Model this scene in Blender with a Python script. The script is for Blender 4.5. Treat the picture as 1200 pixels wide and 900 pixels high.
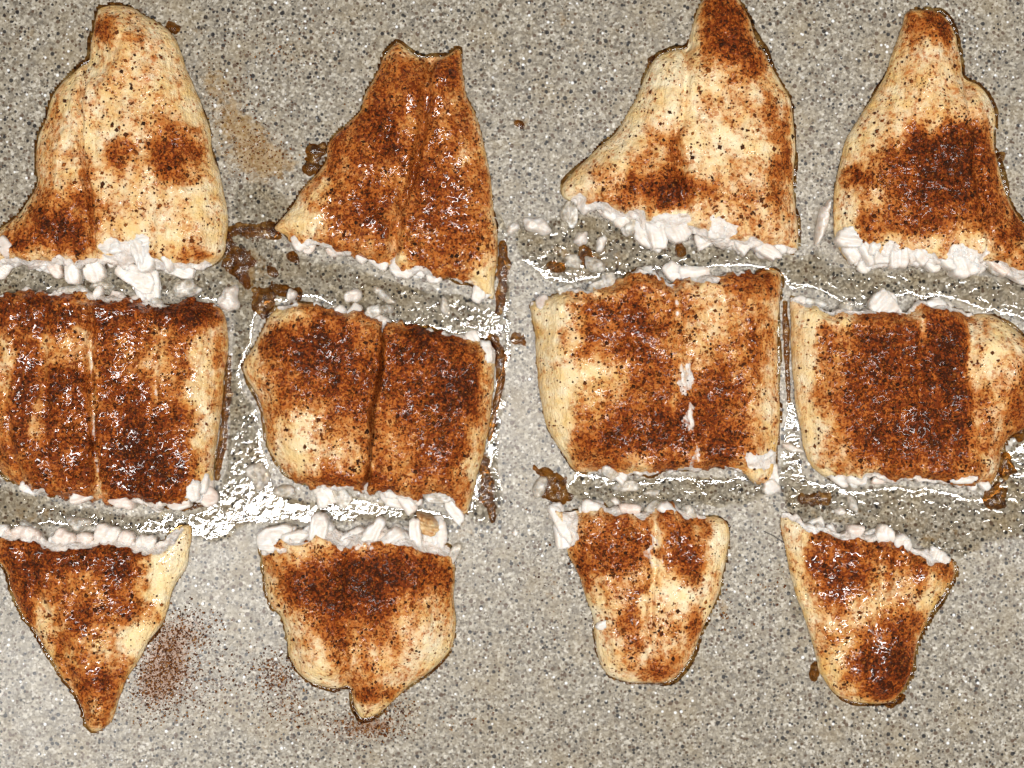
import bpy, bmesh, math, random
import numpy as np
from mathutils import Vector, Euler, Matrix
random.seed(7)
rng = np.random.default_rng(11)
for o in list(bpy.data.objects):
    bpy.data.objects.remove(o)
sc = bpy.context.scene
C = sc.collection

# ------------------------------------------------------------------ camera, light, exposure
S = 0.0003            # metres per photo pixel at slab level (1200 px = 36 cm)
D = 0.55              # camera height above the slab
cam = bpy.data.cameras.new('camera'); cam_o = bpy.data.objects.new('camera', cam)
C.objects.link(cam_o); sc.camera = cam_o
cam.sensor_width = 36; cam.sensor_fit = 'HORIZONTAL'
cam.lens = 36 * D / (1200 * S)
cam.clip_start = 0.01; cam.clip_end = 10
cam_o.location = (0, 0, D)
sc.view_settings.view_transform = 'Standard'; sc.view_settings.look = 'None'
sc.view_settings.exposure = 0.22; sc.view_settings.gamma = 1
wd = bpy.data.worlds.new('World'); sc.world = wd; wd.use_nodes = True
bg = wd.node_tree.nodes['Background']; bg.inputs['Color'].default_value = (0.95, 0.97, 1.0, 1); bg.inputs['Strength'].default_value = 0.07

def area(name, loc, target, sx, sy, power, col):
    l = bpy.data.lights.new(name, 'AREA'); l.shape = 'RECTANGLE'; l.size = sx; l.size_y = sy
    l.energy = power; l.color = col
    o = bpy.data.objects.new(name, l); C.objects.link(o); o.location = loc
    d = Vector(target) - Vector(loc)
    o.rotation_euler = d.to_track_quat('-Z', 'Y').to_euler()
    return o
area('ceiling_or_fill_lamp', (-0.335, -0.20, 1.3), (-0.10, -0.05, 0), 0.08, 1.05, 12.5, (1.0, 0.99, 0.975))
area('ceiling_or_fill_lamp', (0.585, -0.02, 1.3), (0.10, 0, 0), 0.085, 1.05, 10.5, (1.0, 0.99, 0.975))
area('ceiling_or_fill_lamp', (0.05, -1.15, 1.2), (0, 0, 0), 0.4, 0.15, 1.8, (1, 0.94, 0.87))  # added unseen fill lamp, brightens the cut edges that face it

# ------------------------------------------------------------------ numeric helpers
def P(px, py, z=0.0):
    f = (D - z) / D
    return np.array([(px - 600) * S * f, (450 - py) * S * f])

def lat(ix, iy, seed):
    n = (ix.astype(np.int64) * 374761393 + iy.astype(np.int64) * 668265263 + seed * 974634777) & 0x7fffffff
    n = ((n ^ (n >> 13)) * 1274126177) & 0x7fffffff
    n = ((n ^ (n >> 16)) * 1103515245 + 12345) & 0x7fffffff
    return (n & 0xffff) / 65535.0
def vn(x, y, s, seed=0):
    x = np.asarray(x, float) / s; y = np.asarray(y, float) / s
    ix = np.floor(x); iy = np.floor(y); fx = x - ix; fy = y - iy
    fx = fx * fx * fx * (fx * (fx * 6 - 15) + 10); fy = fy * fy * fy * (fy * (fy * 6 - 15) + 10)
    a = lat(ix, iy, seed); b = lat(ix + 1, iy, seed); c = lat(ix, iy + 1, seed); d = lat(ix + 1, iy + 1, seed)
    return (a + (b - a) * fx) * (1 - fy) + (c + (d - c) * fx) * fy
def fbm(x, y, s, seed=0, o=4):
    t = 0; a = 0.5; w = 0
    for k in range(o):
        t = t + a * vn(x + 17.3 * k, y - 9.1 * k, s / 2 ** k, seed + k); w += a; a *= 0.55
    return t / w            # 0..1
def sst(a, b, x):
    t = np.clip((x - a) / (b - a), 0, 1); return t * t * (3 - 2 * t)

def resample(pts, step=2.5):
    """pts: list of (x, y, cut?) closed; returns points, cut flag of the segment that starts at each point"""
    out = []; fl = []
    n = len(pts)
    for i in range(n):
        p0, p1, p2, p3 = [np.array(pts[(i + k) % n][:2], float) for k in (-1, 0, 1, 2)]
        cut = bool(pts[i][2]) and bool(pts[(i + 1) % n][2])
        m = max(1, int(np.linalg.norm(p2 - p1) / step))
        for k in range(m):
            t = k / m
            q = 0.5 * ((2 * p1) + (p2 - p0) * t + (2 * p0 - 5 * p1 + 4 * p2 - p3) * t * t + (3 * p1 - p0 - 3 * p2 + p3) * t ** 3)
            out.append(q); fl.append(cut)
    return np.array(out), np.array(fl)

def ragged(pts, fl, seed, a_cut, a_plain):
    nx = np.roll(pts, -1, 0) - np.roll(pts, 1, 0)
    nx = np.stack([nx[:, 1], -nx[:, 0]], 1); nx /= np.linalg.norm(nx, axis=1)[:, None] + 1e-9
    s = np.arange(len(pts)) * 2.5
    r1 = fbm(s, s * 0, 26, seed, 4) - 0.5
    r2 = np.abs(vn(s, s * 0 + 50, 9, seed + 9) - 0.5) * 2 - 0.5
    f = np.convolve(np.concatenate([fl[-3:], fl, fl[:3]]).astype(float), np.ones(7) / 7, 'valid')
    amp = f * (r1 * 1.3 + r2 * 0.8) * a_cut + (1 - f) * r1 * 2 * a_plain
    return pts + nx * amp[:, None]

def seg_dist(q, a, b):
    """min distance of points q to segments a-b; returns dist, nearest point"""
    best = np.full(len(q), 1e9); near = np.zeros_like(q)
    ab = b - a; L = (ab ** 2).sum(1) + 1e-12
    for i in range(0, len(a), 1):
        d = q - a[i]
        t = np.clip((d @ ab[i]) / L[i], 0, 1)
        p = a[i] + t[:, None] * ab[i]
        e = ((q - p) ** 2).sum(1)
        m = e < best
        best[m] = e[m]; near[m] = p[m]
    return np.sqrt(best), near
def inside(q, poly):
    c = np.zeros(len(q), bool)
    a = poly; b = np.roll(poly, -1, 0)
    for i in range(len(a)):
        y1, y2 = a[i, 1], b[i, 1]
        if y1 == y2: continue
        m = (q[:, 1] > y1) != (q[:, 1] > y2)
        if not m.any(): continue
        xx = (b[i, 0] - a[i, 0]) * (q[:, 1] - y1) / (y2 - y1) + a[i, 0]
        c ^= m & (q[:, 0] < xx)
    return c

class Field:
    """grid of points over a closed outline, the rim snapped to the outline"""
    def __init__(s, poly, fl, pitch):
        s.poly = poly
        x0, y0 = poly.min(0) - pitch * 1.01; x1, y1 = poly.max(0) + pitch * 1.01
        nx = int((x1 - x0) / pitch) + 2; ny = int((y1 - y0) / pitch) + 2
        gx, gy = np.meshgrid(x0 + np.arange(nx) * pitch, y0 + np.arange(ny) * pitch)
        q = np.stack([gx.ravel(), gy.ravel()], 1)
        ins = inside(q, poly)
        i = np.arange(nx * ny).reshape(ny, nx)
        quads = np.stack([i[:-1, :-1], i[1:, :-1], i[1:, 1:], i[:-1, 1:]], -1).reshape(-1, 4)
        k = ins[quads].sum(1) >= 2
        quads = quads[k]
        used = np.unique(quads)
        mp = -np.ones(nx * ny, int); mp[used] = np.arange(len(used))
        quads = mp[quads]; q = q[used]; ins = ins[used]
        a = poly; b = np.roll(poly, -1, 0)
        dist, near = seg_dist(q, a, b)
        out = ~ins
        q[out] = near[out]; dist[out] = 0
        # rim verts: any edge used once
        e = np.concatenate([quads[:, [0, 1]], quads[:, [1, 2]], quads[:, [2, 3]], quads[:, [3, 0]]])
        es = np.sort(e, 1); key = es[:, 0] * 10 ** 7 + es[:, 1]
        u, inv, cnt = np.unique(key, return_inverse=True, return_counts=True)
        s.rim_edges = e[cnt[inv] == 1]
        rim = np.unique(s.rim_edges)
        q[rim] = near[rim]; dist[rim] = 0
        s.q = q; s.quads = quads; s.d = dist; s.rim = rim
        s.x = q[:, 0]; s.y = q[:, 1]
        big = np.full(len(q), 1e3)
        s.dc = seg_dist(q, a[fl], b[fl])[0] if fl.any() else big
        s.dn = seg_dist(q, a[~fl], b[~fl])[0] if (~fl).any() else big
    def mesh(s, name, z, attrs, origin, zmap, under=1.5, smooth=True, torn=False):
        n = len(s.q)
        v = np.zeros((n, 3))
        v[:, :2] = P(s.q[:, 0], s.q[:, 1], zmap).T - np.array(origin)[:2]
        v[:, 2] = z
        # wall down to the slab, drawn in a little
        cen = v[:, :2].mean(0)
        rid = {r: n + k for k, r in enumerate(s.rim)}
        w = v[s.rim].copy()
        dirv = cen - w[:, :2]; dirv /= np.linalg.norm(dirv, axis=1)[:, None] + 1e-9
        m = w.copy()
        if torn:
            c_ = (s.dc[s.rim] < 1.0).astype(float); qx, qy = s.q[s.rim].T
            m[:, :2] -= dirv * (c_ * (vn(qx, qy, 6, 5) * 7.0 - 2.0) + 0.3)[:, None] * S
            m[:, 2] *= np.where(c_ > 0, 0.35 + 0.4 * vn(qx, qy, 5, 8), 0.5)
        else: m[:, 2] *= 0.5
        w[:, :2] += dirv * under * S
        w[:, 2] = -0.00005
        allv = np.concatenate([v, m, w]); K = len(m)
        wq = np.array([[b, a, rid[a], rid[b]] for a, b in s.rim_edges] + [[rid[b], rid[a], rid[a] + K, rid[b] + K] for a, b in s.rim_edges])
        faces = np.concatenate([s.quads, wq])
        me = bpy.data.meshes.new(name)
        me.vertices.add(len(allv)); me.vertices.foreach_set('co', allv.ravel())
        me.loops.add(faces.size); me.loops.foreach_set('vertex_index', faces.ravel().astype(np.int32))
        me.polygons.add(len(faces)); me.polygons.foreach_set('loop_start', np.arange(0, faces.size, 4, dtype=np.int32))
        if smooth: me.polygons.foreach_set('use_smooth', np.ones(len(faces), bool))
        me.update(calc_edges=True)
        for k, a in attrs.items():
            at = me.attributes.new(k, 'FLOAT', 'POINT')
            at.data.foreach_set('value', np.concatenate([a, a[s.rim], a[s.rim]]).astype(np.float32))
        return me

# ------------------------------------------------------------------ object helpers
def link(name, me, mat, parent=None, loc=None):
    o = bpy.data.objects.new(name, me); C.objects.link(o)
    if mat is not None and not me.materials: me.materials.append(mat)
    if parent is not None: o.parent = parent
    if loc is not None: o.location = loc
    return o
def tag(o, label=None, cat=None, group=None, kind=None):
    if label: o['label'] = label
    if cat: o['category'] = cat
    if group: o['group'] = group
    if kind: o['kind'] = kind
    return o

# ------------------------------------------------------------------ materials
class NT:
    def __init__(s, name):
        s.m = bpy.data.materials.new(name); s.m.use_nodes = True
        s.t = s.m.node_tree; s.n = s.t.nodes; s.l = s.t.links
        s.b = s.n['Principled BSDF']; s.out = s.n['Material Output']
    def put(s, sock, v):
        if isinstance(v, bpy.types.NodeSocket): s.l.new(v, sock)
        elif isinstance(v, (tuple, list)) and len(v) == 3 and sock.type == 'RGBA': sock.default_value = (*v, 1)
        else: sock.default_value = v
    def node(s, t, **k):
        n = s.n.new(t)
        for a, b in k.items(): setattr(n, a, b)
        return n
    def coord(s, jitter=True):
        tc = s.node('ShaderNodeTexCoord')
        sc_ = s.node('ShaderNodeVectorMath', operation='SCALE'); s.l.new(tc.outputs['Object'], sc_.inputs[0]); sc_.inputs['Scale'].default_value = 1 / S
        if not jitter: return sc_.outputs[0]
        oi = s.node('ShaderNodeObjectInfo')
        m = s.node('ShaderNodeMath', operation='MULTIPLY'); s.l.new(oi.outputs['Random'], m.inputs[0]); m.inputs[1].default_value = 4000
        a = s.node('ShaderNodeVectorMath', operation='ADD'); s.l.new(sc_.outputs[0], a.inputs[0]); s.l.new(m.outputs[0], a.inputs[1])
        return a.outputs[0]
    def noise(s, co, size, detail=2, rough=0.5, dist=0.0):
        n = s.node('ShaderNodeTexNoise'); s.l.new(co, n.inputs['Vector'])
        n.inputs['Scale'].default_value = 1 / size; n.inputs['Detail'].default_value = detail
        n.inputs['Roughness'].default_value = rough; n.inputs['Distortion'].default_value = dist
        return n.outputs['Fac']
    def voro(s, co, size, out='Color', feature='F1', rnd=1.0):
        n = s.node('ShaderNodeTexVoronoi', feature=feature); s.l.new(co, n.inputs['Vector'])
        n.inputs['Scale'].default_value = 1 / size; n.inputs['Randomness'].default_value = rnd
        return n.outputs[out]
    def math(s, op, a, b=0.0, c=0.0, clamp=False):
        n = s.node('ShaderNodeMath', operation=op, use_clamp=clamp)
        s.put(n.inputs[0], a); s.put(n.inputs[1], b); s.put(n.inputs[2], c)
        return n.outputs[0]
    def step(s, v, a, b):
        n = s.node('ShaderNodeMapRange', interpolation_type='SMOOTHSTEP')
        s.put(n.inputs['Value'], v); s.put(n.inputs['From Min'], a); s.put(n.inputs['From Max'], b)
        return n.outputs[0]
    def mix(s, f, a, b, blend='MIX'):
        n = s.node('ShaderNodeMix', data_type='RGBA', blend_type=blend)
        s.put(n.inputs[0], f); s.put(n.inputs[6], a); s.put(n.inputs[7], b)
        return n.outputs[2]
    def attr(s, k):
        n = s.node('ShaderNodeAttribute'); n.attribute_name = k; return n.outputs['Fac']
    def ramp(s, v, stops, interp='LINEAR'):
        n = s.node('ShaderNodeValToRGB'); s.l.new(v, n.inputs[0]); r = n.color_ramp; r.interpolation = interp
        while len(r.elements) < len(stops): r.elements.new(0.5)
        for e, (p, c) in zip(r.elements, stops): e.position = p; e.color = (*c, 1)
        return n.outputs[0]
    def sep(s, c):
        n = s.node('ShaderNodeSeparateColor'); s.l.new(c, n.inputs[0]); return n.outputs
    def bump(s, h, dist_px, strength=1.0, normal=None):
        n = s.node('ShaderNodeBump'); s.put(n.inputs['Height'], h); n.inputs['Distance'].default_value = dist_px * S
        s.put(n.inputs['Strength'], strength)
        if normal is not None: s.l.new(normal, n.inputs['Normal'])
        return n.outputs[0]
    def set(s, **k):
        for a, v in k.items(): s.put(s.b.inputs[a.replace('_', ' ')], v)

# speckled stone
def mat_slab():
    t = NT('speckled_stone'); co = t.coord(False)
    c1 = t.sep(t.voro(co, 2.6))
    base = t.ramp(c1[0], [(0.0, (0.03, 0.025, 0.02)), (0.12, (0.10, 0.08, 0.058)), (0.35, (0.20, 0.164, 0.113)), (0.6, (0.34, 0.29, 0.208)), (0.85, (0.52, 0.46, 0.35)), (1.0, (0.86, 0.80, 0.68))])
    soft = t.noise(co, 6.0, 4, 0.7)
    base = t.mix(0.5, base, t.ramp(soft, [(0.3, (0.06, 0.045, 0.03)), (0.44, (0.24, 0.20, 0.143)), (0.58, (0.44, 0.385, 0.295)), (0.70, (0.74, 0.68, 0.58))]))
    blot = t.noise(co, 16, 3, 0.6)
    base = t.mix(t.math('MULTIPLY', t.step(blot, 0.45, 0.7), 0.35), base, (0.15, 0.13, 0.105))
    big = t.noise(co, 60, 4, 0.6)
    base = t.mix(t.math('MULTIPLY', t.step(big, 0.46, 0.70), 0.36), base, (0.33, 0.245, 0.13))
    for size, lim, thr, dark in ((4.6, 0.42, 0.08, True), (6.9, 0.38, 0.05, True), (12.5, 0.22, 0.5, True), (7.1, 0.26, 0.55, False)):
        v = t.node('ShaderNodeTexVoronoi'); t.l.new(co, v.inputs['Vector']); v.inputs['Scale'].default_value = 1 / size
        r = t.sep(v.outputs['Color'])
        f = t.math('MULTIPLY', t.step(t.math('SUBTRACT', t.math('MULTIPLY', r[0], lim), v.outputs['Distance']), -0.05, 0.05), t.step(r[1], thr, thr + 0.08))
        c = t.mix(t.step(r[2], 0.45, 0.65), (0.011, 0.010, 0.011), (0.10, 0.058, 0.032)) if dark else (0.84, 0.83, 0.79)
        base = t.mix(t.math('MULTIPLY', f, 0.92), base, c)
    base = t.mix(1.0, base, (0.95, 0.965, 1.0), 'MULTIPLY')
    # cooked-on stains with a shape of their own
    st = t.attr('stain')
    sm = t.step(t.math('ADD', st, t.math('MULTIPLY', t.math('SUBTRACT', t.noise(co, 11, 5, 0.7), 0.5), 2.2)), 0.25, 0.95)
    base = t.mix(t.math('MULTIPLY', sm, 0.6), base, t.mix(t.noise(co, 6, 2), (0.22, 0.10, 0.02), (0.40, 0.24, 0.05)))
    wt_ = t.step(t.math('ADD', t.attr('damp'), t.math('MULTIPLY', t.math('SUBTRACT', t.noise(co, 30, 3), 0.5), 0.5)), 0.3, 0.7)
    base = t.mix(t.math('MULTIPLY', wt_, 0.5), base, (0.90, 0.89, 0.88), 'MULTIPLY')
    du = t.attr('dust')
    dn = t.noise(co, 4.2, 4, 0.75)
    base = t.mix(t.math('MULTIPLY', t.step(t.math('ADD', du, t.math('MULTIPLY', t.math('SUBTRACT', dn, 0.5), 2.0)), 0.20, 0.70), 0.85), base, t.mix(t.noise(co, 2.2, 1), (0.13, 0.035, 0.006), (0.34, 0.155, 0.045)))
    t.set(Base_Color=base, Roughness=t.ramp(t.noise(co, 24, 3), [(0.3, (0.24,) * 3), (0.7, (0.34,) * 3)]), Specular_IOR_Level=t.math('SUBTRACT', 0.36, t.math('MULTIPLY', wt_, 0.33)))
    h = t.math('ADD', t.math('MULTIPLY', c1[1], 0.5), t.noise(co, 2.6, 2))
    t.set(Normal=t.bump(h, 0.9, 0.22))
    return t.m
def mat_fish():
    t = NT('seasoned_fish'); co = t.coord()
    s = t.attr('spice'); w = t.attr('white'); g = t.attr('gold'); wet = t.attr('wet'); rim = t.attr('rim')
    sub = lambda n, k: t.math('MULTIPLY', t.math('SUBTRACT', n, 0.5), k)
    add = lambda *a: a[0] if len(a) == 1 else t.math('ADD', a[0], add(*a[1:]))
    fine = t.noise(co, 3.0, 2, 0.7); fine2 = t.noise(co, 3.7, 2, 0.7); mid = t.noise(co, 8, 3, 0.6); patch = t.noise(co, 20, 4, 0.65)
    flesh = t.mix(t.step(t.noise(co, 26, 4, 0.6), 0.35, 0.68), (0.93, 0.82, 0.58), (0.89, 0.67, 0.34))
    mp = t.node('ShaderNodeMapping'); t.l.new(co, mp.inputs[0]); mp.inputs['Scale'].default_value = (1, 0.22, 1)
    grain = t.noise(mp.outputs[0], 7.5, 3, 0.6, 0.6)
    flesh = t.mix(t.math('MULTIPLY', t.step(grain, 0.42, 0.66), 0.28), flesh, (0.80, 0.62, 0.34))
    flesh = t.mix(t.math('MULTIPLY', t.math('MULTIPLY', g, 0.9), t.step(t.noise(co, 14, 3), 0.22, 0.7)), flesh, (0.72, 0.41, 0.085))
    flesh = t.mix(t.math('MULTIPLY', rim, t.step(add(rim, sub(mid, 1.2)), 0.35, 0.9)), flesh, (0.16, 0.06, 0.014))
    s2 = add(s, sub(patch, 0.8))
    col = t.mix(t.math('MULTIPLY', t.step(add(s2, sub(mid, 0.35)), 0.02, 0.55), 0.9), flesh, (0.64, 0.26, 0.05))
    col = t.mix(t.math('MULTIPLY', t.step(add(s2, sub(mid, 0.7)), 0.34, 0.88), 0.88), col, (0.30, 0.060, 0.008))
    hal = add(t.math('MULTIPLY', s2, 0.6), sub(t.noise(co, 5.5, 3, 0.65), 1.9))
    col = t.mix(t.math('MULTIPLY', t.step(hal, 0.16, 0.42), 0.7), col, (0.45, 0.115, 0.014))
    k = add(t.math('MULTIPLY', s2, 0.52), sub(fine, 1.6), sub(mid, 0.5))
    col = t.mix(t.math('MULTIPLY', t.step(k, 0.30, 0.46), 0.9), col, (0.155, 0.024, 0.004))
    k2 = add(t.math('MULTIPLY', s2, 0.45), sub(fine2, 1.35), sub(mid, 0.5))
    col = t.mix(t.math('MULTIPLY', t.step(k2, 0.42, 0.55), 0.92), col, (0.036, 0.009, 0.003))
    wn = t.step(add(w, sub(t.noise(co, 6, 3), 0.7)), 0.35, 0.65)
    white = t.mix(t.step(t.noise(co, 8, 3), 0.35, 0.65), (0.80, 0.76, 0.71), (0.75, 0.65, 0.56))
    col = t.mix(wn, col, white)
    t.set(Base_Color=col, Roughness=0.6, Specular_IOR_Level=0.08, Subsurface_Weight=0.18, Subsurface_Scale=0.0012, Subsurface_Radius=(1, 0.7, 0.45))
    t.set(Coat_Weight=t.math('MULTIPLY', wet, t.step(t.noise(co, 18, 3, 0.6), 0.44, 0.6)), Coat_Roughness=0.075, Coat_IOR=1.7)
    h = add(t.math('MULTIPLY', fine, 0.8), t.math('MULTIPLY', mid, 2.2), t.math('MULTIPLY', patch, 2.4), t.math('MULTIPLY', grain, 2.2), t.math('MULTIPLY', t.noise(co, 1.9, 1), 0.3))
    t.set(Normal=t.bump(h, 2.3, 0.65))
    t.set(**{'Coat_Normal': t.bump(add(t.math('MULTIPLY', t.noise(co, 9, 1, 0.5, 0.8), 1.3), t.math('MULTIPLY', t.noise(co, 22, 2), 1.2)), 2.0, 0.6)})
    return t.m
def mat_flesh(name, a, b, tr=0.0, rough=0.32):
    t = NT(name); co = t.coord()
    n = t.noise(co, 9, 4, 0.6)
    t.set(Base_Color=t.mix(t.step(n, 0.3, 0.7), a, b), Roughness=rough, Subsurface_Weight=0.7, Subsurface_Scale=0.0022, Subsurface_Radius=(1, 0.8, 0.65))
    mp = t.node('ShaderNodeMapping'); t.l.new(co, mp.inputs[0]); mp.inputs['Scale'].default_value = (0.25, 1, 1)
    t.set(Normal=t.bump(t.math('ADD', t.noise(mp.outputs[0], 3.0, 3), t.noise(co, 5, 2)), 1.0, 0.6))
    if tr:
        tp = t.node('ShaderNodeBsdfTransparent'); mx = t.node('ShaderNodeMixShader')
        t.put(mx.inputs[0], t.math('MULTIPLY', t.step(t.noise(co, 7, 3), 0.3, 0.7), tr)); t.l.new(t.b.outputs[0], mx.inputs[1]); t.l.new(tp.outputs[0], mx.inputs[2])
        tp.inputs[0].default_value = (0.85, 0.8, 0.7, 1)
        t.l.new(mx.outputs[0], t.out.inputs['Surface'])
    return t.m
def mat_gel():
    t = NT('browned_juice'); co = t.coord()
    n = t.noise(co, 9, 4, 0.6)
    col = t.ramp(n, [(0.3, (0.035, 0.012, 0.004)), (0.5, (0.12, 0.048, 0.010)), (0.68, (0.36, 0.19, 0.05))])
    t.set(Base_Color=col, Roughness=0.16, Coat_Weight=0.6, Coat_Roughness=0.04)
    t.set(Normal=t.bump(t.noise(co, 5, 3, 0.6), 3.0, 0.8))
    tp = t.node('ShaderNodeBsdfTransparent'); tp.inputs[0].default_value = (0.62, 0.38, 0.14, 1); mx = t.node('ShaderNodeMixShader')
    t.put(mx.inputs[0], t.math('MULTIPLY', t.step(t.noise(co, 12, 3), 0.3, 0.6), 0.85)); t.l.new(t.b.outputs[0], mx.inputs[1]); t.l.new(tp.outputs[0], mx.inputs[2])
    t.l.new(mx.outputs[0], t.out.inputs['Surface'])
    return t.m
def mat_film():
    t = NT('fish_juice'); co = t.coord()
    g = t.node('ShaderNodeBsdfGlossy'); g.inputs['Roughness'].default_value = 0.02
    tp = t.node('ShaderNodeBsdfTransparent'); tint = t.mix(t.step(t.noise(co, 30, 4, 0.65), 0.45, 0.75), (0.98, 0.975, 0.96), (0.94, 0.89, 0.79))
    t.put(tp.inputs[0], tint)
    h = t.math('ADD', t.noise(co, 13, 1.5, 0.45, 1.2), t.math('MULTIPLY', t.noise(co, 6.5, 1, 0.5, 0.8), 0.32))
    nr = t.bump(h, 2.2, 0.165)
    t.l.new(nr, g.inputs['Normal'])
    fr = t.node('ShaderNodeFresnel'); fr.inputs['IOR'].default_value = 1.6; t.l.new(nr, fr.inputs['Normal'])
    mx = t.node('ShaderNodeMixShader'); t.l.new(fr.outputs[0], mx.inputs[0]); t.l.new(tp.outputs[0], mx.inputs[1]); t.l.new(g.outputs[0], mx.inputs[2])
    t.l.new(mx.outputs[0], t.out.inputs['Surface'])
    return t.m
def mat_rim():
    t = NT('amber_juice'); co = t.coord()
    g = t.node('ShaderNodeBsdfGlossy'); g.inputs['Roughness'].default_value = 0.06
    tp = t.node('ShaderNodeBsdfTransparent')
    t.put(tp.inputs[0], t.ramp(t.noise(co, 22, 4, 0.65), [(0.3, (0.34, 0.18, 0.06)), (0.5, (0.58, 0.40, 0.18)), (0.68, (0.84, 0.74, 0.52))]))
    nr = t.bump(t.noise(co, 6, 3), 1.5, 0.5); t.l.new(nr, g.inputs['Normal'])
    fr = t.node('ShaderNodeFresnel'); fr.inputs['IOR'].default_value = 1.5; t.l.new(nr, fr.inputs['Normal'])
    mx = t.node('ShaderNodeMixShader'); t.l.new(fr.outputs[0], mx.inputs[0]); t.l.new(tp.outputs[0], mx.inputs[1]); t.l.new(g.outputs[0], mx.inputs[2])
    t.l.new(mx.outputs[0], t.out.inputs['Surface'])
    return t.m
def mat_grain(name, stops):
    t = NT(name)
    g = t.node('ShaderNodeNewGeometry')
    t.set(Base_Color=t.ramp(g.outputs['Random Per Island'], stops), Roughness=0.6, Specular_IOR_Level=0.12)
    return t.m
M_slab = mat_slab(); M_fish = mat_fish(); M_film = mat_film(); M_gel = mat_gel(); M_rim = mat_rim()
M_flesh = mat_flesh('white_flesh', (0.79, 0.755, 0.71), (0.74, 0.65, 0.56))
M_pink = mat_flesh('pinkish_flesh', (0.78, 0.70, 0.63), (0.70, 0.56, 0.47))
M_clear = mat_flesh('translucent_flesh', (0.80, 0.77, 0.72), (0.62, 0.53, 0.41), 0.6, 0.2)
M_tan = mat_flesh('browned_flesh', (0.74, 0.55, 0.30), (0.42, 0.19, 0.05), 0.0, 0.25)
M_grain = mat_grain('spice_grain', [(0, (0.020, 0.008, 0.004)), (0.3, (0.06, 0.017, 0.005)), (0.65, (0.15, 0.037, 0.006)), (1, (0.30, 0.09, 0.015))])
M_spill = mat_grain('spilt_spice', [(0, (0.03, 0.010, 0.005)), (0.4, (0.13, 0.038, 0.009)), (0.8, (0.26, 0.10, 0.025)), (1, (0.38, 0.19, 0.06))])

# ------------------------------------------------------------------ the slab
# outlines of the wet patches (x, y in the photo), depth in mm
FILMS = [
    ([(270,215),(300,212),(330,222),(345,250),(330,285),(380,300),(470,325),(575,352),(580,400),(440,376),(330,352),(300,400),(288,440),(305,480),(318,545),(345,575),(420,585),(500,590),(540,610),(500,620),(400,618),(300,618),(276,636),(248,644),(228,634),(190,630),(100,625),(-30,618),(-30,560),(100,590),(240,585),(262,450),(266,370),(230,352),(100,346),(-30,345),(-30,308),(120,312),(240,312),(266,260)], 0.7, 'clear wet juice spread around the two left columns of fish', 3),
    ([(575,235),(592,260),(602,320),(604,400),(598,450),(592,520),(592,600),(570,620),(545,600),(560,540),(580,420),(582,330)], 0.6, 'clear wet juice strip along the right side of the second column', 4),
    ([(600,262),(640,250),(700,246),(760,272),(850,285),(930,298),(960,290),(1000,312),(1100,312),(1230,335),(1230,385),(1160,368),(1080,352),(1000,362),(930,346),(934,440),(944,530),(960,560),(1060,562),(1160,570),(1178,520),(1230,500),(1230,620),(1160,640),(1120,660),(1060,636),(980,622),(925,606),(905,560),(918,480),(916,330),(800,322),(690,338),(640,335),(602,300)], 0.6, 'clear wet juice spread around the two right columns of fish', 5),
    ([(670,552),(760,553),(860,553),(905,575),(870,598),(800,600),(700,594),(665,590)], 0.5, 'clear wet juice between the yellow sided piece and its tail', 6),
    ([(912,640),(920,650),(932,690),(948,725),(944,745),(930,735),(920,700),(912,668)], 0.6, 'clear juice rim at the left side of the orange glazed tail', 8),
]
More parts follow.
